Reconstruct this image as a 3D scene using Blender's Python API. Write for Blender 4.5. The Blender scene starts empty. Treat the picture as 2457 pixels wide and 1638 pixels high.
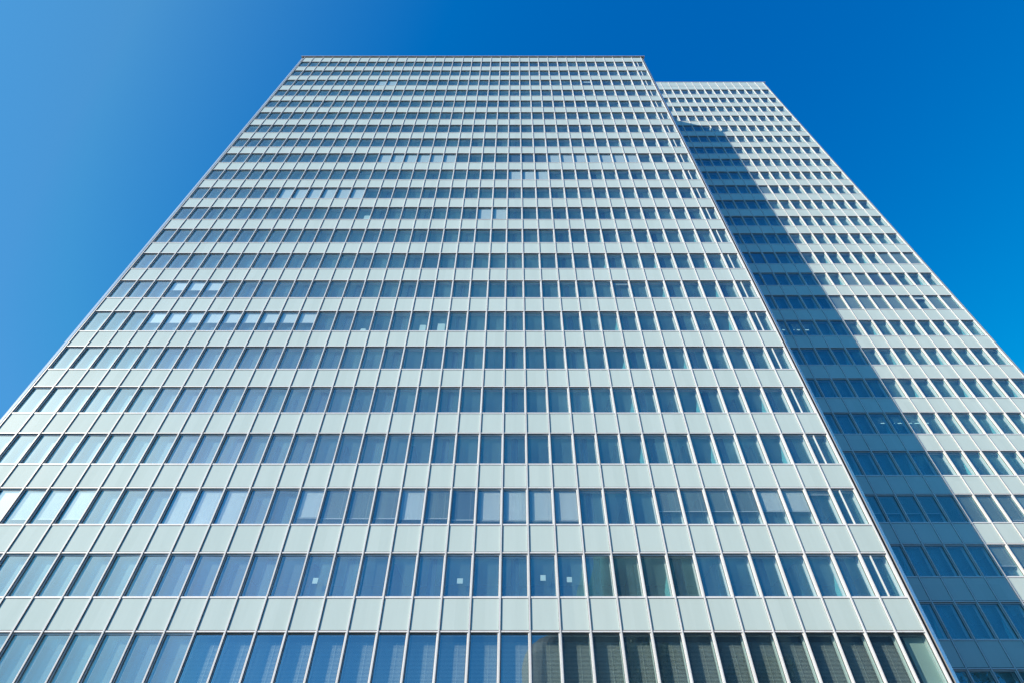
import bpy, math, random
from math import radians as R, pi
scene = bpy.context.scene
COL = scene.collection
random.seed(7)

# ------------------------------------------------------------------ camera, sky, sun, exposure
CAMZ = 1.6
cam = bpy.data.cameras.new('camera'); camo = bpy.data.objects.new('camera', cam); COL.objects.link(camo)
camo.location = (0, 0, CAMZ); camo.rotation_euler = (R(90 + 44.82), 0, 0)
cam.sensor_width = 36; cam.lens = 36 * 1280 / 2457; cam.shift_x = -(1235 - 1228.5) / 2457
cam.clip_start = 0.1; cam.clip_end = 6000
scene.camera = camo

SUN = (-11.8, -7.67, 7.0)
el = math.atan2(SUN[2], math.hypot(SUN[0], SUN[1]))
rot = math.atan2(SUN[0], SUN[1])
world = bpy.data.worlds.new('World'); scene.world = world; world.use_nodes = True
nt = world.node_tree; bg = nt.nodes['Background']
sky = nt.nodes.new('ShaderNodeTexSky'); sky.sky_type = 'NISHITA'; sky.sun_disc = False
sky.sun_elevation = el; sky.sun_rotation = rot % (2 * pi)
sky.altitude = 50; sky.air_density = 1.0; sky.dust_density = 1.5; sky.ozone_density = 1.2
# polarised, saturated blue of a deep clear sky: one tone curve per channel on the sky's own colour
sep = nt.nodes.new('ShaderNodeSeparateColor'); com = nt.nodes.new('ShaderNodeCombineColor')
nt.links.new(sky.outputs[0], sep.inputs[0])
def wm(op, a, b):
    n = nt.nodes.new('ShaderNodeMath'); n.operation = op
    for i, v in enumerate((a, b)):
        if isinstance(v, (int, float)): n.inputs[i].default_value = v
        else: nt.links.new(v, n.inputs[i])
    return n.outputs[0]
r_, g_, b_ = sep.outputs[0], sep.outputs[1], sep.outputs[2]
haze = wm('MINIMUM', wm('MAXIMUM', wm('SUBTRACT', r_, wm('MULTIPLY', b_, 0.37)), 0), 5.5)          # whitening of the sky towards the sun
red = wm('MINIMUM', wm('MULTIPLY', haze, 3.0), wm('ADD', wm('MULTIPLY', haze, 0.14), 0.52))
grn = wm('MINIMUM', wm('ADD', wm('MULTIPLY', wm('POWER', g_, 1.08), 1.07), wm('MULTIPLY', haze, 2.5)), wm('MINIMUM', wm('ADD', wm('MULTIPLY', g_, 0.5), 1.5), 7.5))
blu = wm('MINIMUM', wm('ADD', wm('MULTIPLY', wm('POWER', b_, 0.57), 2.81), wm('MULTIPLY', wm('MAXIMUM', wm('SUBTRACT', b_, 4), 0), 0.5)), 12)
for i, v in enumerate((red, grn, blu)): nt.links.new(v, com.inputs[i])
nt.links.new(com.outputs[0], bg.inputs[0]); bg.inputs[1].default_value = 0.1
sun = bpy.data.lights.new('sun', 'SUN'); suno = bpy.data.objects.new('sun', sun); COL.objects.link(suno)
sun.energy = 4.6; sun.angle = R(0.53); sun.color = (1.0, 0.87, 0.69)
from mathutils import Vector
suno.rotation_euler = Vector(SUN).to_track_quat('Z', 'Y').to_euler()
suno.location = (-60, -40, 120)
scene.view_settings.view_transform = 'Standard'; scene.view_settings.look = 'None'
scene.view_settings.exposure = 0.35; scene.view_settings.gamma = 1
scene.render.engine = 'CYCLES'
cy = scene.cycles
cy.max_bounces = 8; cy.diffuse_bounces = 3; cy.glossy_bounces = 4; cy.transmission_bounces = 4
cy.transparent_max_bounces = 14; cy.caustics_reflective = False; cy.caustics_refractive = False
cy.use_denoising = True; cy.sample_clamp_indirect = 6

# ------------------------------------------------------------------ materials
def N(t, kind, **kw):
    n = t.nodes.new('ShaderNode' + kind)
    for k, v in kw.items(): setattr(n, k, v)
    return n
def math_n(t, op, a, b=None):
    n = N(t, 'Math', operation=op)
    for i, v in enumerate((a, b)):
        if v is None: continue
        if isinstance(v, (int, float)): n.inputs[i].default_value = v
        else: t.links.new(v, n.inputs[i])
    return n.outputs[0]
def noise(t, sx, sy, sz, detail=3, rough=.5, coord=None):
    if coord is None: coord = N(t, 'NewGeometry').outputs['Position']
    mp = N(t, 'Mapping'); mp.inputs['Scale'].default_value = (sx, sy, sz)
    t.links.new(coord, mp.inputs['Vector'])
    n = N(t, 'TexNoise'); n.inputs['Scale'].default_value = 1; n.inputs['Detail'].default_value = detail
    n.inputs['Roughness'].default_value = rough
    t.links.new(mp.outputs[0], n.inputs['Vector'])
    return n.outputs['Fac']
def ramp(t, fac, a, b, lo=.3, hi=.7):
    r = N(t, 'ValToRGB'); r.color_ramp.elements[0].position = lo; r.color_ramp.elements[1].position = hi
    r.color_ramp.elements[0].color = (*a, 1); r.color_ramp.elements[1].color = (*b, 1)
    t.links.new(fac, r.inputs[0]); return r.outputs[0]
def cell(t, dx, dz):
    """one random value per bay and storey"""
    g = N(t, 'NewGeometry').outputs['Position']
    s = N(t, 'SeparateXYZ'); t.links.new(g, s.inputs[0])
    x = math_n(t, 'FLOOR', math_n(t, 'DIVIDE', s.outputs[0], dx)); z = math_n(t, 'FLOOR', math_n(t, 'DIVIDE', s.outputs[2], dz))
    c = N(t, 'CombineXYZ'); t.links.new(x, c.inputs[0]); t.links.new(z, c.inputs[1])
    w = N(t, 'TexWhiteNoise'); w.noise_dimensions = '2D'; t.links.new(c.outputs[0], w.inputs['Vector'])
    return w.outputs['Value']
def bsdf(name, color, rough=.5, metal=0, spec=.5, var=.06, sc=(1.3, 1.3, .25), bump=0, coat=0):
    m = bpy.data.materials.new(name); m.use_nodes = True; t = m.node_tree
    p = t.nodes['Principled BSDF']
    f = noise(t, *sc)
    a = tuple(c * (1 - var) for c in color); b = tuple(min(1, c * (1 + var)) for c in color)
    t.links.new(ramp(t, f, a, b), p.inputs['Base Color'])
    p.inputs['Roughness'].default_value = rough; p.inputs['Metallic'].default_value = metal
    p.inputs['Specular IOR Level'].default_value = spec
    p.inputs['Coat Weight'].default_value = coat; p.inputs['Coat Roughness'].default_value = .04
    if bump:
        bm_ = N(t, 'Bump'); bm_.inputs['Strength'].default_value = bump; bm_.inputs['Distance'].default_value = .01
        t.links.new(noise(t, 3, 3, 3), bm_.inputs['Height']); t.links.new(bm_.outputs[0], p.inputs['Normal'])
    return m
def streaked(m, dark, amt=.35):
    """rain streaks and grime of their own shape over a metal"""
    t = m.node_tree; p = t.nodes['Principled BSDF']; old = p.inputs['Base Color'].links[0].from_socket
    mx = N(t, 'MixRGB'); mx.inputs[2].default_value = (*dark, 1)
    f = noise(t, 26, 26, .7, 4, .6)
    r = ramp(t, f, (0, 0, 0), (amt,) * 3, .56, .74)
    t.links.new(r, mx.inputs[0]); t.links.new(old, mx.inputs[1]); t.links.new(mx.outputs[0], p.inputs['Base Color'])
    return m
W, H = 1.337, 3.5
D1 = 25.61; D2 = D1 * 1.302
M = {}
M['alu'] = streaked(bsdf('aluminium', (.80, .79, .80), .42, .0, .5, .05), (.42, .34, .30), .45)
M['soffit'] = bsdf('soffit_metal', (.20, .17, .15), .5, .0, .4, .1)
M['frame'] = streaked(bsdf('frame_metal', (.70, .71, .72), .4, .0, .5, .05), (.4, .38, .34), .3)
M['jamb'] = bsdf('jamb_metal', (.82, .86, .86), .45, .0, .4, .04)
M['gasket_and_shade'] = bsdf('rubber_and_shade', (.018, .02, .022), .6, 0, .3)
M['clad'] = bsdf('end_steel', (.74, .74, .72), .26, .6, .5, .10, (2, 2, .15))
M['ceil'] = bsdf('ceiling', (.66, .82, .80), .8, 0, .2, .15, (.3, .3, .3))
M['slabtop'] = bsdf('office_floor', (.42, .50, .50), .8, 0, .2, .25, (.5, .5, .5))
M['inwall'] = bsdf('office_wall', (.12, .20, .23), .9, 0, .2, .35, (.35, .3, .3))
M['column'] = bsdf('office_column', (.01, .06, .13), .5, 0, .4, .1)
M['cord'] = bsdf('blind_cord', (.7, .7, .7), .6)
M['paper'] = bsdf('paper', (.72, .86, .82), .8)
M['roof'] = bsdf('roof_felt', (.12, .12, .12), .9)
M['dark'] = bsdf('shadow_gap', (.02, .02, .025), .7)

# enamelled glass spandrel: pale green glass, glossy, tiny panel to panel change
def spandrel():
    m = bpy.data.materials.new('spandrel_glass'); m.use_nodes = True; t = m.node_tree
    p = t.nodes['Principled BSDF']
    c = ramp(t, cell(t, W, H), (.545, .645, .625), (.575, .675, .655), 0, 1)
    mx = N(t, 'MixRGB', blend_type='MULTIPLY'); mx.inputs[0].default_value = 1
    t.links.new(c, mx.inputs[1]); t.links.new(ramp(t, noise(t, 3.5, 3.5, .35, 6, .65), (.955, .96, .96), (1, 1, 1), .25, .6), mx.inputs[2])
    t.links.new(mx.outputs[0], p.inputs['Base Color'])
    p.inputs['Roughness'].default_value = .4; p.inputs['Specular IOR Level'].default_value = .04
    p.inputs['Coat Weight'].default_value = .45; p.inputs['Coat Roughness'].default_value = .015; p.inputs['Coat IOR'].default_value = 1.45
    return m
M['spandrel'] = spandrel()

def glass(name, tint, base, dust, bump, refl=(.20, .76, 1)):
    m = bpy.data.materials.new(name); m.use_nodes = True; t = m.node_tree
    t.nodes.remove(t.nodes['Principled BSDF']); out = t.nodes['Material Output']
    tr = N(t, 'BsdfTransparent'); tr.inputs[0].default_value = (*tint, 1)
    gl = N(t, 'BsdfAnisotropic'); gl.inputs['Roughness'].default_value = 0.0; gl.inputs['Color'].default_value = (*refl, 1)
    g = N(t, 'NewGeometry'); dp = N(t, 'VectorMath', operation='DOT_PRODUCT')
    t.links.new(g.outputs['Normal'], dp.inputs[0]); t.links.new(g.outputs['Incoming'], dp.inputs[1])
    sch = math_n(t, 'POWER', math_n(t, 'SUBTRACT', 1.0, math_n(t, 'ABSOLUTE', dp.outputs['Value'])), 5)
    fac = math_n(t, 'ADD', math_n(t, 'MULTIPLY', sch, 1 - base), base)
    mx = N(t, 'MixShader'); t.links.new(fac, mx.inputs[0]); t.links.new(tr.outputs[0], mx.inputs[1]); t.links.new(gl.outputs[0], mx.inputs[2])
    # thin film of dust with vertical run marks
    df = N(t, 'BsdfDiffuse'); df.inputs[0].default_value = (.38, .72, .74, 1)
    a = noise(t, 7, 7, .45, 5, .65); b = cell(t, W, H); cl = noise(t, 1.7, 1.7, 1.1, 4, .6)
    d = math_n(t, 'ADD', math_n(t, 'MULTIPLY', ramp(t, a, (0, 0, 0), (1, 1, 1), .35, .75), .5), math_n(t, 'MULTIPLY', ramp(t, cl, (0, 0, 0), (1, 1, 1), .4, .8), .5))
    d = math_n(t, 'MULTIPLY', math_n(t, 'ADD', math_n(t, 'MULTIPLY', d, .9), .55), math_n(t, 'MULTIPLY', math_n(t, 'ADD', math_n(t, 'MULTIPLY', b, 1.2), .45), dust))
    mx2 = N(t, 'MixShader'); t.links.new(d, mx2.inputs[0]); t.links.new(mx.outputs[0], mx2.inputs[1]); t.links.new(df.outputs[0], mx2.inputs[2])
    g2 = N(t, 'BsdfAnisotropic'); g2.inputs['Roughness'].default_value = .46; g2.inputs['Color'].default_value = (.82, .97, 1, 1)
    mx3 = N(t, 'MixShader'); mx3.inputs[0].default_value = .055 if dust > .03 else .01
    t.links.new(mx2.outputs[0], mx3.inputs[1]); t.links.new(g2.outputs[0], mx3.inputs[2]); mx2 = mx3
    bp = N(t, 'Bump'); bp.inputs['Strength'].default_value = bump; bp.inputs['Distance'].default_value = .02
    t.links.new(noise(t, 1.1, 1.1, .8, 1), bp.inputs['Height']); t.links.new(bp.outputs[0], gl.inputs['Normal'])
    t.links.new(mx2.outputs[0], out.inputs[0])
    return m
M['glass'] = glass('window_glass', (.84, .94, .94), .19, .045, .2)
M['clear'] = glass('clear_glass', (.78, .92, .90), .27, .02, .15, (.62, .84, .94))
M['inner'] = glass('inner_glass', (.52, .84, .88), .06, .10, .1)
def slats(name, a, b, period=.045):
    """a closed venetian blind seen far away: fine horizontal slats"""
    m = bsdf(name, a, .5, .0, .4, .05, (2, 2, .3)); t = m.node_tree; p = t.nodes['Principled BSDF']
    g = N(t, 'NewGeometry').outputs['Position']; s = N(t, 'SeparateXYZ'); t.links.new(g, s.inputs[0])
    f = math_n(t, 'FRACT', math_n(t, 'DIVIDE', s.outputs[2], period))
    old = p.inputs['Base Color'].links[0].from_socket
    mx = N(t, 'MixRGB'); mx.inputs[2].default_value = (*b, 1)
    t.links.new(ramp(t, f, (0, 0, 0), (1, 1, 1), .74, .82), mx.inputs[0]); t.links.new(old, mx.inputs[1]); t.links.new(mx.outputs[0], p.inputs['Base Color'])
    return m
M['blind_light'] = slats('blind_light', (.90, .90, .90), (.55, .56, .56))
M['blind_grey'] = slats('blind_grey', (.30, .36, .36), (.12, .16, .17))
M['blind_dark'] = slats('blind_dark', (.10, .14, .19), (.05, .08, .12))
M['slat'] = bsdf('slat_metal', (.50, .51, .54), .4, .0, .5)
M['tube'] = bpy.data.materials.new('lit_tube'); M['tube'].use_nodes = True
pb = M['tube'].node_tree.nodes['Principled BSDF']; pb.inputs['Emission Color'].default_value = (1, .97, .9, 1); pb.inputs['Emission Strength'].default_value = 1.2

# ------------------------------------------------------------------ mesh building
class MB:
    def __init__(s): s.v = []; s.f = []; s.m = []; s.mats = []
    def mi(s, m):
        if m not in s.mats: s.mats.append(m)
        return s.mats.index(m)
    def quad(s, a, b, c, d, m):
        i = len(s.v); s.v += [a, b, c, d]; s.f.append((i, i + 1, i + 2, i + 3)); s.m.append(s.mi(m))
    def poly(s, pts, m):
        i = len(s.v); s.v += list(pts); s.f.append(tuple(range(i, i + len(pts)))); s.m.append(s.mi(m))
    def box(s, x0, x1, y0, y1, z0, z1, m):
        i = len(s.v)
        s.v += [(x0, y0, z0), (x1, y0, z0), (x1, y1, z0), (x0, y1, z0), (x0, y0, z1), (x1, y0, z1), (x1, y1, z1), (x0, y1, z1)]
        k = s.mi(m)
        for f in ((0, 3, 2, 1), (4, 5, 6, 7), (0, 1, 5, 4), (1, 2, 6, 5), (2, 3, 7, 6), (3, 0, 4, 7)):
            s.f.append(tuple(i + q for q in f)); s.m.append(k)
    def prism(s, pts, z0, z1, m):
        n = len(pts); i = len(s.v); k = s.mi(m)
        s.v += [(x, y, z0) for x, y in pts] + [(x, y, z1) for x, y in pts]
        for j in range(n):
            q = (j + 1) % n; s.f.append((i + j, i + q, i + n + q, i + n + j)); s.m.append(k)
        s.f.append(tuple(i + j for j in reversed(range(n)))); s.m.append(k)
        s.f.append(tuple(i + n + j for j in range(n))); s.m.append(k)
    def add(s, o, dx, dy, dz):
        i = len(s.v); s.v += [(x + dx, y + dy, z + dz) for x, y, z in o.v]
        mp = [s.mi(m) for m in o.mats]
        s.f += [tuple(q + i for q in f) for f in o.f]; s.m += [mp[q] for q in o.m]
    def mesh(s, name):
        me = bpy.data.meshes.new(name); me.from_pydata(s.v, [], s.f); me.update()
        for m in s.mats: me.materials.append(M[m])
        me.polygons.foreach_set('material_index', s.m)
        return me
def link(name, me, parent=None, loc=(0, 0, 0), kind=None):
    o = bpy.data.objects.new(name, me); COL.objects.link(o); o.location = loc
    if parent: o.parent = parent
    if kind: o['kind'] = kind
    return o
def tag(o, label, cat, group=None):
    o['label'] = label; o['category'] = cat
    if group: o['group'] = group

# ------------------------------------------------------------------ window units, origin at bay centre on the spandrel face, z=0 at sill
WZ = 2.0                      # sill top to head bottom
hw = W / 2 - .04              # half clear width between mullions
def pane_tilt(): return [random.uniform(-.006, .006) for _ in range(3)]
def unit_frame(kind):
    b = MB(); fw = .04
    if kind == 'low': py, ey = .035, .27
    else: py, ey = .08, .37
    z0, z1 = 0.0, WZ
    for s in (-1, 1):         # reveals left and right: outside, then behind the glass
        x = s * hw; q = [(x, .0, z0), (x, py, z0), (x, py, z1), (x, .0, z1)]
        r = [(x, py, z0), (x, ey, z0), (x, ey, z1), (x, py, z1)]
        if s > 0: q.reverse(); r.reverse()
        b.quad(*q, 'jamb'); b.quad(*r, 'jamb')
    if kind != 'low':
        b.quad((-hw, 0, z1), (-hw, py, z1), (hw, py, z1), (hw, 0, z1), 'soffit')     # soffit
        b.quad((-hw, py, z0), (-hw, 0, z0), (hw, 0, z0), (hw, py, z0), 'frame')     # sill board
        # outer stepped frame beside the mullion
        for s in (-1, 1):
            x0, x1 = sorted((s * hw, s * (hw - .022))); b.box(x0, x1, .03, .07, z0, z1, 'frame')
    # glazing frame around the pane
    for s in (-1, 1):
        x0, x1 = sorted((s * hw, s * (hw - fw))); b.box(x0, x1, py - .02, py + .03, z0, z1, 'frame')
        x0, x1 = sorted((s * (hw - fw), s * (hw - fw - .012))); b.box(x0, x1, py - .012, py + .02, z0 + .04, z1 - .085, 'gasket_and_shade')
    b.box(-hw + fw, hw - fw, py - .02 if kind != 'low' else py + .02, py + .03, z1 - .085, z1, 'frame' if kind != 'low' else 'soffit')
    b.box(-hw + fw, hw - fw, py - .02, py + .03, z0, z0 + .04, 'frame')
    b.box(-hw + fw, hw - fw, py - .012, py + .02, z1 - .10, z1 - .085, 'gasket_and_shade')
    # inner casement frame
    for s in (-1, 1):
        x0, x1 = sorted((s * hw, s * (hw - .05))); b.box(x0, x1, ey - .02, ey + .03, z0, z1, 'frame')
    b.box(-hw + .05, hw - .05, ey - .02, ey + .03, z1 - .08, z1, 'frame')
    b.box(-hw + .05, hw - .05, ey - .02, ey + .03, z0, z0 + .07, 'frame')
    if kind == 'bar':
        b.box(-.16, -.115, py - .05, py + .05, .0, z1 - .09, 'alu')
    if kind == 'low':
        pass
    return b
def unit_pane(kind, tx=0, tz=0, open_=False):
    b = MB(); py = .04 if kind == 'low' else .085; ey = .27 if kind == 'low' else .375
    x = hw - .05; z0, z1 = .04, WZ - .085
    b.quad((-x, py - tx - tz, z0), (x, py + tx - tz, z0), (x, py + tx + tz, z1), (-x, py - tx + tz, z1), 'clear' if kind == 'low' else 'glass')
    if kind != 'low':
        b.quad((-x, ey, z0), (x, ey, z0), (x, ey, z1), (-x, ey, z1), 'inner')
    return b
def unit_blind(L, tone, near):
    """external venetian blind hanging in the reveal; L = share of the opening it covers"""
    b = MB(); y = .16; top = WZ - .085; bot = max(.03, top - L * (WZ - .04)); x = hw - .035
    if near:
        n = int((top - bot) / .05)
        mat = {'blind_light': 'sl_light', 'blind_grey': 'sl_grey', 'blind_dark': 'sl_dark'}[tone]
        op = {'blind_light': 66, 'blind_grey': 50, 'blind_dark': 60}[tone]
        a = R(op); dy, dz = .027 * math.cos(a), .027 * math.sin(a)
        for k in range(n):
            z = top - .03 - k * .05
            b.quad((-x, y - dy, z - dz), (x, y - dy, z - dz), (x, y + dy, z + dz), (-x, y + dy, z + dz), mat)
        for xx in (-x * .62, x * .62): b.box(xx - .004, xx + .004, y - .032, y - .028, bot, top, 'cord')
    else:
        b.box(-x, x, y - .004, y + .004, bot, top, tone)
    b.box(-x, x, y - .02, y + .02, bot - .03, bot, 'alu')
    b.box(-x, x, y - .03, y + .03, top - .012, top + .008, 'frame')
    return b
M['sl_light'] = bsdf('slat_light', (.93, .93, .93), .45, .0, .5)
M['sl_grey'] = bsdf('slat_grey', (.36, .42, .40), .45, .0, .5)
M['sl_dark'] = bsdf('slat_dark', (.13, .18, .24), .45, .0, .5)
def low_blind():
    b = MB(); y = .38; x = hw - .01; top = WZ - .02; n = 34
    a = R(48); dy, dz = .024 * math.cos(a), .024 * math.sin(a)
    for k in range(n):
        z = top - .3 - k * .0495
        b.quad((-x, y - dy, z - dz), (x, y - dy, z - dz), (x, y + dy, z + dz), (-x, y + dy, z + dz), 'slat')
    b.box(x * .30, x * .30 + .008, y - .036, y - .03, .04, top - .3, 'cord')
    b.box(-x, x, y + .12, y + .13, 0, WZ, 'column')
    return b
def paper(x, z, w_=.2, h_=.22):
    b = MB(); b.box(x - w_ / 2, x + w_ / 2, .095, .099, z, z + h_, 'paper'); return b
def white_box(x, w_, h_):
    b = MB(); b.box(x - w_ / 2, x + w_ / 2, .13, .30, 0.02, h_, 'paper'); return b
def curtain(hh):
    b = MB(); n = 8; P = []
    for k in range(n + 1):
        u = k / n; P.append((hw - .02 - .26 * u, .41 + .03 * (k % 2)))
    for k in range(n):
        u0, u1 = k / n, (k + 1) / n
        b.quad((*P[k], 0.0), (*P[k + 1], 0.0), (*P[k + 1], hh * (1 - .7 * u1)), (*P[k], hh * (1 - .7 * u0)), 'paper')
    return b
def lamp_tube():
    b = MB(); b.box(-hw, hw * .75, .9, .95, WZ - .35, WZ - .32, 'tube'); return b

def proj(X, Y, Z):
    p = R(44.82); dz = Z - CAMZ
    zc = Y * math.cos(p) + dz * math.sin(p); yc = dz * math.cos(p) - Y * math.sin(p)
    return (1235 + 1280 * X / zc, 819 - 1280 * yc / zc)
def area(x0, x1, Y, z0, z1):
    P = [proj(x, Y, z) for x, z in ((x0, z0), (x1, z0), (x1, z1), (x0, z1))]
    # clip by sampling
    cx = [(P[0][i] + P[1][i] + P[2][i] + P[3][i]) / 4 for i in (0, 1)]
    a = abs(sum(P[i][0] * P[(i + 1) % 4][1] - P[(i + 1) % 4][0] * P[i][1] for i in range(4))) / 2
    ins = 0
    for u in (.1, .3, .5, .7, .9):
        for v in (.1, .3, .5, .7, .9):
            X, Y_ = proj(x0 + (x1 - x0) * u, Y, z0 + (z1 - z0) * v)
            if 0 <= X <= 2457 and 0 <= Y_ <= 1638: ins += 1
    return a * ins / 25

def tower(name, Y, mx, head0, nrow, special, blinds, extras, near_rows, ztop, lines, T, xshaft0, coping, hidden=None, bayx=None):
    """mx: x of every mullion line; head0: height of the top window heads"""
    root = bpy.data.objects.new(name, None); COL.objects.link(root); root.location = (0, Y, 0)
    nb = len(mx) - 1; z_head = [head0 - H * n for n in range(nrow)]
    z_sill = [h - WZ for h in z_head]
    # mullions: continuous fins from plinth to roof
    zb = z_sill[-1] - 1.5
    mu = MB(); mu.box(-.033, .033, -.056, -.002, 0, ztop - .16 - zb, 'alu'); mu.box(-.0325, .0325, -.0025, .10, 0, ztop - .16 - zb, 'gasket_and_shade')
    mu.box(.0331, .048, -.050, .0, 0, ztop - .16 - zb, 'gasket_and_shade')  # black strip on the right only: paints in the mullion's shaded side
    mu.box(-.006, .006, -.060, -.0555, 0, ztop - .16 - zb, 'frame')
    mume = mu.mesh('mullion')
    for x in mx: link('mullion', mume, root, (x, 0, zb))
    # transoms
    def tr(z, hh, y0=-.03):
        b = MB()
        for i in range(nb):
            b.box(mx[i] + .042, mx[i + 1] - .042, y0, .03, 0, hh, 'alu')
        return b.mesh('transom')
    t1 = tr(0, .06); t2 = tr(0, .072); gap = MB()
    gap_b = MB()
    for i in range(nb): gap_b.box(mx[i] + .041, mx[i + 1] - .041, -.004, .02, -.03, -.001, 'dark'); gap_b.box(mx[i] + .041, mx[i + 1] - .041, -.008, .02, .061, .066, 'dark')
    for n in range(nrow):
        link('transom', t1, root, (0, 0, z_head[n]))
        link('transom', t2, root, (0, 0, z_sill[n] - .072))
    for z in lines: link('transom', t1, root, (0, 0, z - .03))
    # spandrels
    cells = []
    for n in range(nrow + 1):
        z0 = z_head[n] + .06 if n < nrow else z_sill[-1] - .072 - 1.35
        z1 = z_sill[n - 1] - .072 if n else (lines[-1] - .03 if lines else ztop - .30)
        for i in range(nb): cells.append((area(mx[i], mx[i + 1], Y, z0, z1), i, z0, z1))
    prev = lines[-1] + .03 if lines else None
    if prev:
        for i in range(nb): cells.append((area(mx[i], mx[i + 1], Y, prev, ztop - .08), i, prev, ztop - .08))
    cells.sort(key=lambda c: -c[0]); rest = MB(); cache = {}
    def sp(w_, h_):
        b = MB(); b.box(.045, w_ - .045, .0, .03, .035, h_ - .012, 'spandrel')
        b.box(.036, w_ - .036, .012, .035, 0.001, h_ - .001, 'dark'); return b
    for k, (a, i, z0, z1) in enumerate(cells):
        key = round(z1 - z0, 3)
        if key not in cache: cache[key] = (sp(W, z1 - z0),)
        # tiny tilt of each sheet
        if k < 100 and a > 0:
            if len(cache[key]) < 2: cache[key] = (cache[key][0], cache[key][0].mesh('spandrel_panel'))
            link('spandrel_panel', cache[key][1], root, (mx[i], 0, z0))
        else: rest.add(cache[key][0], mx[i], 0, z0)
    link('spandrel_panel', rest.mesh('spandrel_panel'), root, kind='stuff')
    # windows
    wins = sorted(((area(mx[i], mx[i + 1], Y, z_sill[n], z_head[n]), n, i) for n in range(nrow) for i in range(nb)), reverse=True)
    fr = {k: unit_frame(k) for k in ('std', 'bar', 'low')}; frme = {k: fr[k].mesh('window') for k in fr}
    rest = MB(); bcache = {}
    for k, (a, n, i) in enumerate(wins):
        kind = special(n, i); bl = blinds(n, i); ex = extras(n, i)
        cx = (mx[i] + mx[i + 1]) / 2; z = z_sill[n]
        tx, tz = random.gauss(0, .004), random.gauss(0, .004)
        if kind == 'low': tx *= .25; tz *= .25
        ph = hidden and hidden(i)
        comps = [('pane', unit_pane(kind, tx, tz))]
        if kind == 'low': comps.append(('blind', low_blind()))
        if bl:
            near = k < 100
            key = (bl, near)
            if key not in bcache: bcache[key] = [unit_blind(bl[0], bl[1], near), None]
            comps.append(('blind', bcache[key][0], key))
        for e in ex: comps.append(e)
        if k < 100 and a > 0:
            wo = link('window', frme[kind], root, (cx, 0, z))
            for c in comps:
                if len(c) == 3:
                    if bcache[c[2]][1] is None: bcache[c[2]][1] = c[1].mesh(c[0])
                    me = bcache[c[2]][1]
                else: me = c[1].mesh(c[0])
                link(c[0], me, wo)
        else:
            rest.add(fr[kind], cx, 0, z)
            for c in comps: rest.add(c[1], cx, 0, z)
    link('window', rest.mesh('window'), root, kind='stuff')
    # floors: one slab with ceiling and floor finish per storey, back wall, round columns behind every third bay
    x0, x1 = mx[0], mx[-1]
    for n in range(nrow + 1):
        z0 = z_head[n] + .03 if n < nrow else z_sill[-1] - 1.4
        z1 = z_sill[n - 1] - .02 if n else ztop - .3
        b = MB(); b.box(x0 - .03, x1 + .03, .045, T - .1, z0, z1, 'ceil')
        b.box(x0 - .02, x1 + .02, .5, T - .2, z1 + .001, z1 + .012, 'slabtop')
        link('floor_slab', b.mesh('floor_slab'), root)
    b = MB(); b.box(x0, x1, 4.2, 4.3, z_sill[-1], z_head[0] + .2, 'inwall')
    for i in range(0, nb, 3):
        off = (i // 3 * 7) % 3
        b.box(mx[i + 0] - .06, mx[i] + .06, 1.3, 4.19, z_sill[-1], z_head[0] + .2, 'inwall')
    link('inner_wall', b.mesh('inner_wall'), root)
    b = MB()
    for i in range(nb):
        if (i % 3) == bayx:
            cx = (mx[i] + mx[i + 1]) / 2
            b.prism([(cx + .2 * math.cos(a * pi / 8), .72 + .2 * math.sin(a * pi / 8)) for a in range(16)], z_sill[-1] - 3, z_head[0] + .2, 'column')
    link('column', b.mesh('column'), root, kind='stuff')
    # end cladding: dark joint, then a splayed steel corner, then the blank end wall
    xe = mx[-1]; xl = xshaft0
    b = MB()
    for s, xm in ((1, xe), (-1, mx[0] if xshaft0 is None else xshaft0)):
        P = [(xm + s * .05, .10), (xm + s * .17, .10), (xm + s * .17, .02), (xm + s * .30, .0), (xm + s * .46, .10), (xm + s * .50, .18), (xm + s * .50, T), (xm + s * .05, T)]
        if s > 0: P[1:6] = [(xm + .22, .10), (xm + .22, .03), (xm + .25, .02), (xm + .52, .20), (xm + .56, .26)]; P[6] = (xm + .56, T)
        if s < 0: P.reverse()
        b = MB(); b.prism(P, -0.2, ztop - .16, 'clad')
        link('corner_cladding', b.mesh('corner_cladding'), root)
    for xm, s in ((xe, 1), (mx[0], -1)):
        b = MB(); a_, c_ = sorted((xm + s * .042, xm + s * (.218 if s > 0 else .168))); b.box(a_, c_, .06, .098, 0, ztop - .16, 'dark')
        link('shadow_joint', b.mesh('shadow_joint'), root)
    b = MB()
    xa = xl if xl is not None else mx[0]
    if xl is not None: b.box(xl, mx[0] - .05, .05, T, -.2, ztop - .16, 'clad')
    b.box(xa, xe, T - .09, T, 0, ztop - .3, 'clad')
    b.box(xa + .1, xe - .1, 1.2, T - .3, -.2, z_sill[-1] - 1.41, 'inwall')   # recessed lobby
    link('rear_wall', b.mesh('rear_wall'), root)
    b = MB()
    if coping:
        b.box(xa - .54, xe + .58, -.15, T + .15, ztop - .07, ztop, 'alu')
        b.box(xa - .40, xe + .40, -.05, T + .1, ztop - .30, ztop - .071, 'dark')
    else:
        b.box(xa - .5, xe + .5, -.05, T, ztop - .075, ztop, 'alu')
        b.box(xa - .3, xe + .3, .02, T, ztop - .31, ztop - .076, 'frame')
    b.box(xa, xe, .1, T - .1, ztop + .001, ztop + .02, 'roof')
    link('roof', b.mesh('roof'), root)
    return root

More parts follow.
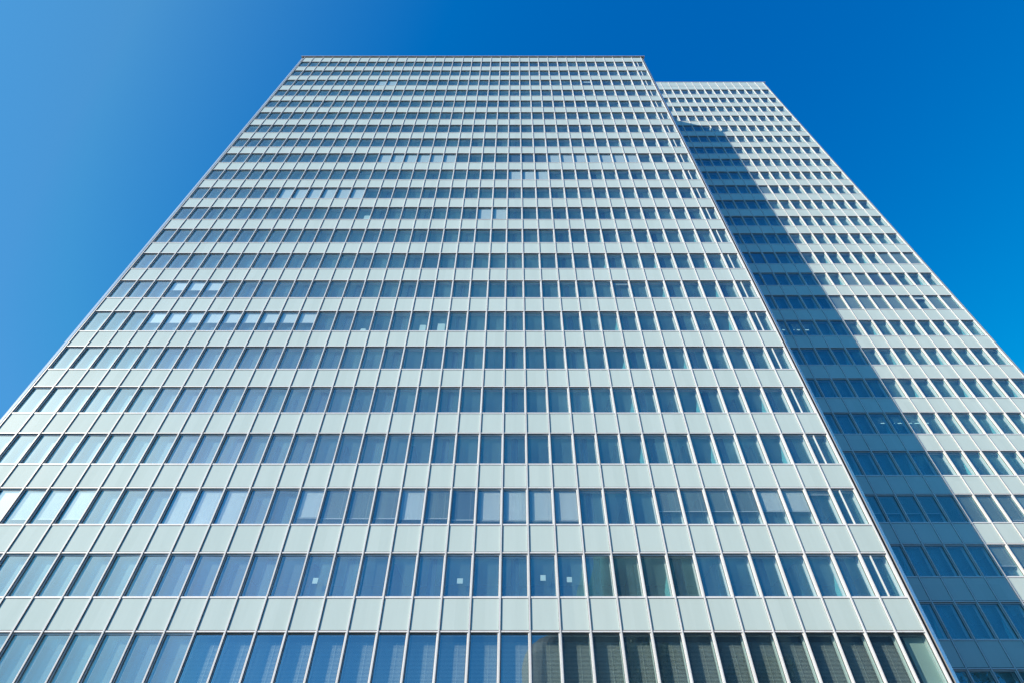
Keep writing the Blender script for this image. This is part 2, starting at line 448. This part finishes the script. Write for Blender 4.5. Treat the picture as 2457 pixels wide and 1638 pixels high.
# ---- the nearer slab: 36 bays
mxA = [W * (m - 22.5) for m in range(37)]
def specialA(n, i):
    if n == 21 and 12 <= i <= 34: return 'low'
    if i == 35 and n != 21: return 'bar'
    if n == 21 and i == 35: return 'low'
    return 'std'
LT, GR, DK = 'blind_light', 'blind_grey', 'blind_dark'
BA = {}
for i in (0, 1, 2, 3, 4, 5): BA[19, i] = (.80, LT)
for i in (9, 10, 11): BA[19, i] = (1.0, LT)
for i in (14,): BA[19, i] = (.76, LT)
for i in (15, 16, 17, 19): BA[19, i] = (.78, GR)
BA[19, 18] = (.80, LT); BA[19, 20] = (.82, DK); BA[19, 21] = (.84, LT)
for i in (22, 23, 24): BA[19, i] = (.84, LT)
for i in (28, 29, 30, 31): BA[19, i] = (.58, GR)
for i in (32, 33): BA[19, i] = (.58, LT)
BA[19, 34] = (.10, GR)
for i in range(3, 12): BA[15, i] = (.48, LT)
for i in (3, 4, 5): BA[14, i] = (.45, LT)
for i in range(6, 12): BA[10, i] = (1.0, LT)
for i in range(12, 16): BA[8, i] = (1.0, LT)
for i in (16, 17): BA[8, i] = (.8, LT)
for i in (22, 23, 24): BA[8, i] = (.86, DK); BA[9, i] = (.84, LT)
for i in range(25, 32): BA[8, i] = (1.0, LT)
for i in (9, 10): BA[2, i] = (1.0, LT)
for i in (20, 21): BA[11, i] = (.8, LT)
BA[2, 29] = (.25, LT); BA[14, 28] = (.12, GR)
def exA(n, i):
    e = []
    if n == 20:
        if i == 15: e.append(('paper', paper(-.02, .62, .24, .26)))
        if i == 20: e.append(('paper', paper(.1, .62, .27, .24)))
        if i == 23: e.append(('paper', paper(.0, .75, .25, .26)))
        if i == 24: e.append(('paper', paper(-.1, .68, .24, .24)))
    if i in (27, 30, 33) and 11 < n < 21 and (n, i) not in BA and (n * 7 + i) % 5: e.append(('curtain', curtain(1.2 + .1 * (n % 4))))
    if n == 15 and i == 17: e.append(('carton', white_box(.25, .42, .72)))
    if n == 15 and i == 18: e.append(('carton', white_box(.2, .5, .85)))
    if n == 15 and i == 14: e.append(('carton', white_box(.15, .35, .35)))
    if n == 11 and i == 12: e.append(('carton', white_box(.3, .5, .8)))
    if n == 21 and i == 35:
        b = MB(); b.box(-.25, hw, .30, .33, 0, WZ - .12, 'spandrel'); e.append(('panel', b))
    return e
TOPA = 83.0 + CAMZ
towerA = tower('office_tower', D1, mxA, 81.0 + CAMZ - .03, 23, specialA, lambda n, i: BA.get((n, i)), exA, 3, TOPA, [], 6.4, None, True, bayx=1)
tag(towerA, 'nearest office slab of pale green panels and ribbon windows, seen steeply from below, wholly sunlit', 'office building')

# ---- the taller slab behind
K = 31.5
mxB = [W * (K - 17 + m) for m in range(18)]
BB = {}
def rr(r): return 16 - r
for r in (0, 1, 2): BB[13, rr(r)] = (.9, GR)
for r in (11, 12, 13): BB[13, rr(r)] = (1.0, DK)
for r in (3, 4, 12, 13): BB[14, rr(r)] = (1.0, DK)
for r in (5, 6): BB[14, rr(r)] = (1.0, GR)
for r in range(0, 9): BB[15, rr(r)] = (1.0, GR)
BB[15, rr(2)] = (.15, LT)
for r in range(0, 9): BB[21, rr(r)] = (1.0, GR)
for r in range(9, 17): BB[21, rr(r)] = (.62, GR)
BB[21, rr(9)] = (1.0, GR); BB[21, rr(6)] = (.86, GR)
for r in range(0, 9): BB[22, rr(r)] = (.62, GR)
BB[9, rr(8)] = (1.0, GR); BB[5, rr(5)] = (.2, DK)
def exB(n, i):
    e = []
    if i % 3 == 0 and 7 < n and (n, i) not in BB and (n * 5 + i) % 4: e.append(('curtain', curtain(1.1 + .15 * (n % 3))))
    if n == 16 and (16 - i) in (11, 12, 13): e.append(('ceiling_lamp', lamp_tube()))
    if n == 19 and (16 - i) in (7, 8, 9): e.append(('ceiling_lamp', lamp_tube()))
    return e
TOPB = 95.25 + CAMZ
towerB = tower('office_tower', D2, mxB, 91.9 + CAMZ - .03, 26, lambda n, i: 'std', lambda n, i: BB.get((n, i)), exB, 2, TOPB, [93.45 + CAMZ], 9.0, mxA[0] + 8, False, bayx=1)
tag(towerB, 'taller office slab behind on the right, a blue shadow band down its left bays', 'office building')

# ------------------------------------------------------------------ the ground and what the glass reflects
def mat_ground():
    m = bsdf('paving', (.11, .115, .115), .85, 0, .3, .15, (.15, .15, .15), bump=.3)
    t = m.node_tree; p = t.nodes['Principled BSDF']; old = p.inputs['Base Color'].links[0].from_socket
    br = N(t, 'TexBrick'); br.inputs['Scale'].default_value = 1; br.inputs['Mortar Size'].default_value = .012
    br.inputs['Brick Width'].default_value = .8; br.inputs['Row Height'].default_value = .4
    br.inputs['Color1'].default_value = (1, 1, 1, 1); br.inputs['Color2'].default_value = (.86, .86, .86, 1); br.inputs['Mortar'].default_value = (.45, .45, .45, 1)
    t.links.new(N(t, 'NewGeometry').outputs['Position'], br.inputs['Vector'])
    mx = N(t, 'MixRGB', blend_type='MULTIPLY'); mx.inputs[0].default_value = 1
    t.links.new(old, mx.inputs[1]); t.links.new(br.outputs[0], mx.inputs[2]); t.links.new(mx.outputs[0], p.inputs['Base Color'])
    return m
M['paving'] = mat_ground()
b = MB(); b.quad((-3000, -3000, 0), (3000, -3000, 0), (3000, 3000, 0), (-3000, 3000, 0), 'paving')
link('ground', b.mesh('ground'), kind='structure')

# white curved theatre across the square: smooth rounded volumes of different heights
M['render'] = bsdf('white_cladding', (.22, .22, .235), .6, 0, .3, .05, (.4, .4, .1))
def rounded(cx, cy, rx, ry, h, rc, ex=.35, n=64):
    """plan ellipse drum with a rounded top edge"""
    me = MB(); rings = []
    prof = [(1, 0), (1, h - rc)] + [(1 - (rc / rx) * (1 - math.cos(a * pi / 12)), h - rc + rc * math.sin(a * pi / 12)) for a in range(1, 7)]
    for s, z in prof: rings.append([(cx + rx * s * math.copysign(abs(math.cos(2 * pi * k / n)) ** ex, math.cos(2 * pi * k / n)), cy + ry * s * math.copysign(abs(math.sin(2 * pi * k / n)) ** ex, math.sin(2 * pi * k / n)), z) for k in range(n)])
    for a, c in zip(rings, rings[1:]):
        for k in range(n): q = (k + 1) % n; me.quad(a[k], a[q], c[q], c[k], 'render')
    me.poly(rings[-1], 'render'); return me
th = bpy.data.objects.new('theatre', None); COL.objects.link(th); th.location = (0, 0, 0)
tag(th, 'white windowless theatre of rounded volumes facing the towers, seen only mirrored in their glass', 'theatre')
v = rounded(30, -34, 28.8, 17, 22.5, 2); o = link('low_volume', v.mesh('low_volume'), th)
v = rounded(18.2, -38, 8, 14, 37.5, 5); o = link('stage_volume', v.mesh('stage_volume'), th)
v = MB(); v.box(9.5, 11.2, -17.35, -17.0, 8.5, 12.5, 'dark'); v.box(-2, 52, -17.5, -16.5, 0, 4, 'glass')
link('window', v.mesh('window'), th)

# trees
def leafmat():
    m = bpy.data.materials.new('leaves'); m.use_nodes = True; t = m.node_tree; p = t.nodes['Principled BSDF']
    t.links.new(ramp(t, noise(t, 1.2, 1.2, 1.2, 4), (.025, .05, .016), (.09, .13, .04)), p.inputs['Base Color'])
    p.inputs['Roughness'].default_value = .55; return m
M['leaf'] = leafmat(); M['bark'] = bsdf('bark', (.10, .08, .06), .9, 0, .2, .3, (6, 6, 1), bump=.8)
def tree(x, y, h, r, label, seed):
    rnd = random.Random(seed)
    root = bpy.data.objects.new('tree', None); COL.objects.link(root); root.location = (x, y, 0)
    tag(root, label, 'tree', 'trees on the square')
    b = MB()
    def limb(p, q, r0, r1, n=8):
        d = (Vector(q) - Vector(p)).normalized(); u = d.orthogonal().normalized(); v = d.cross(u)
        A = [tuple(Vector(p) + (u * math.cos(2 * pi * k / n) + v * math.sin(2 * pi * k / n)) * r0) for k in range(n)]
        B = [tuple(Vector(q) + (u * math.cos(2 * pi * k / n) + v * math.sin(2 * pi * k / n)) * r1) for k in range(n)]
        for k in range(n): j = (k + 1) % n; b.quad(A[k], A[j], B[j], B[k], 'bark')
    limb((0, 0, 0), (0, 0, h * .35), .32, .22); limb((0, 0, h * .34), (.2, .1, h * .8), .22, .06)
    cl = []
    for k in range(26):
        a = rnd.uniform(0, 2 * pi); z = h * rnd.uniform(.36, .93); rr_ = r * math.sqrt(max(.05, 1 - ((z / h - .6) / .42) ** 2)) * rnd.uniform(.35, .85)
        c = (rr_ * math.cos(a), rr_ * math.sin(a), z); cl.append((c, rnd.uniform(.9, 1.9)))
        limb((0.05, .03, h * rnd.uniform(.3, .6)), c, .09, .02, 5)
    link('trunk', b.mesh('trunk'), root)
    b = MB()
    for c, cr in cl:
        for _ in range(420):
            d = Vector((rnd.gauss(0, 1), rnd.gauss(0, 1), rnd.gauss(0, .8))).normalized() * cr * rnd.random() ** .4
            p = Vector(c) + d; u = Vector((rnd.gauss(0, 1), rnd.gauss(0, 1), rnd.gauss(0, 1))).normalized(); w_ = u.orthogonal().normalized(); s = rnd.uniform(.08, .16)
            b.quad(tuple(p - u * s), tuple(p - w_ * s * .6), tuple(p + u * s), tuple(p + w_ * s * .6), 'leaf')
    link('crown', b.mesh('crown'), root)
tree(14.0, -13.0, 21.0, 4.6, 'tall leafy tree on the square in front of the white theatre', 1)
tree(26.0, -13.0, 18.5, 4.6, 'leafy tree on the square to the right of the tallest tree by the theatre', 2)
tree(56.0, -3.0, 20.5, 6.0, 'large dense tree at the far right of the square, mirrored in the taller slab', 3)
tree(-27.0, -12.0, 12.5, 4.5, 'lowest broad tree, at the left side of the square', 4)
tree(-38.0, -14.0, 13.5, 4.5, 'broad tree at the far left edge of the square', 5)
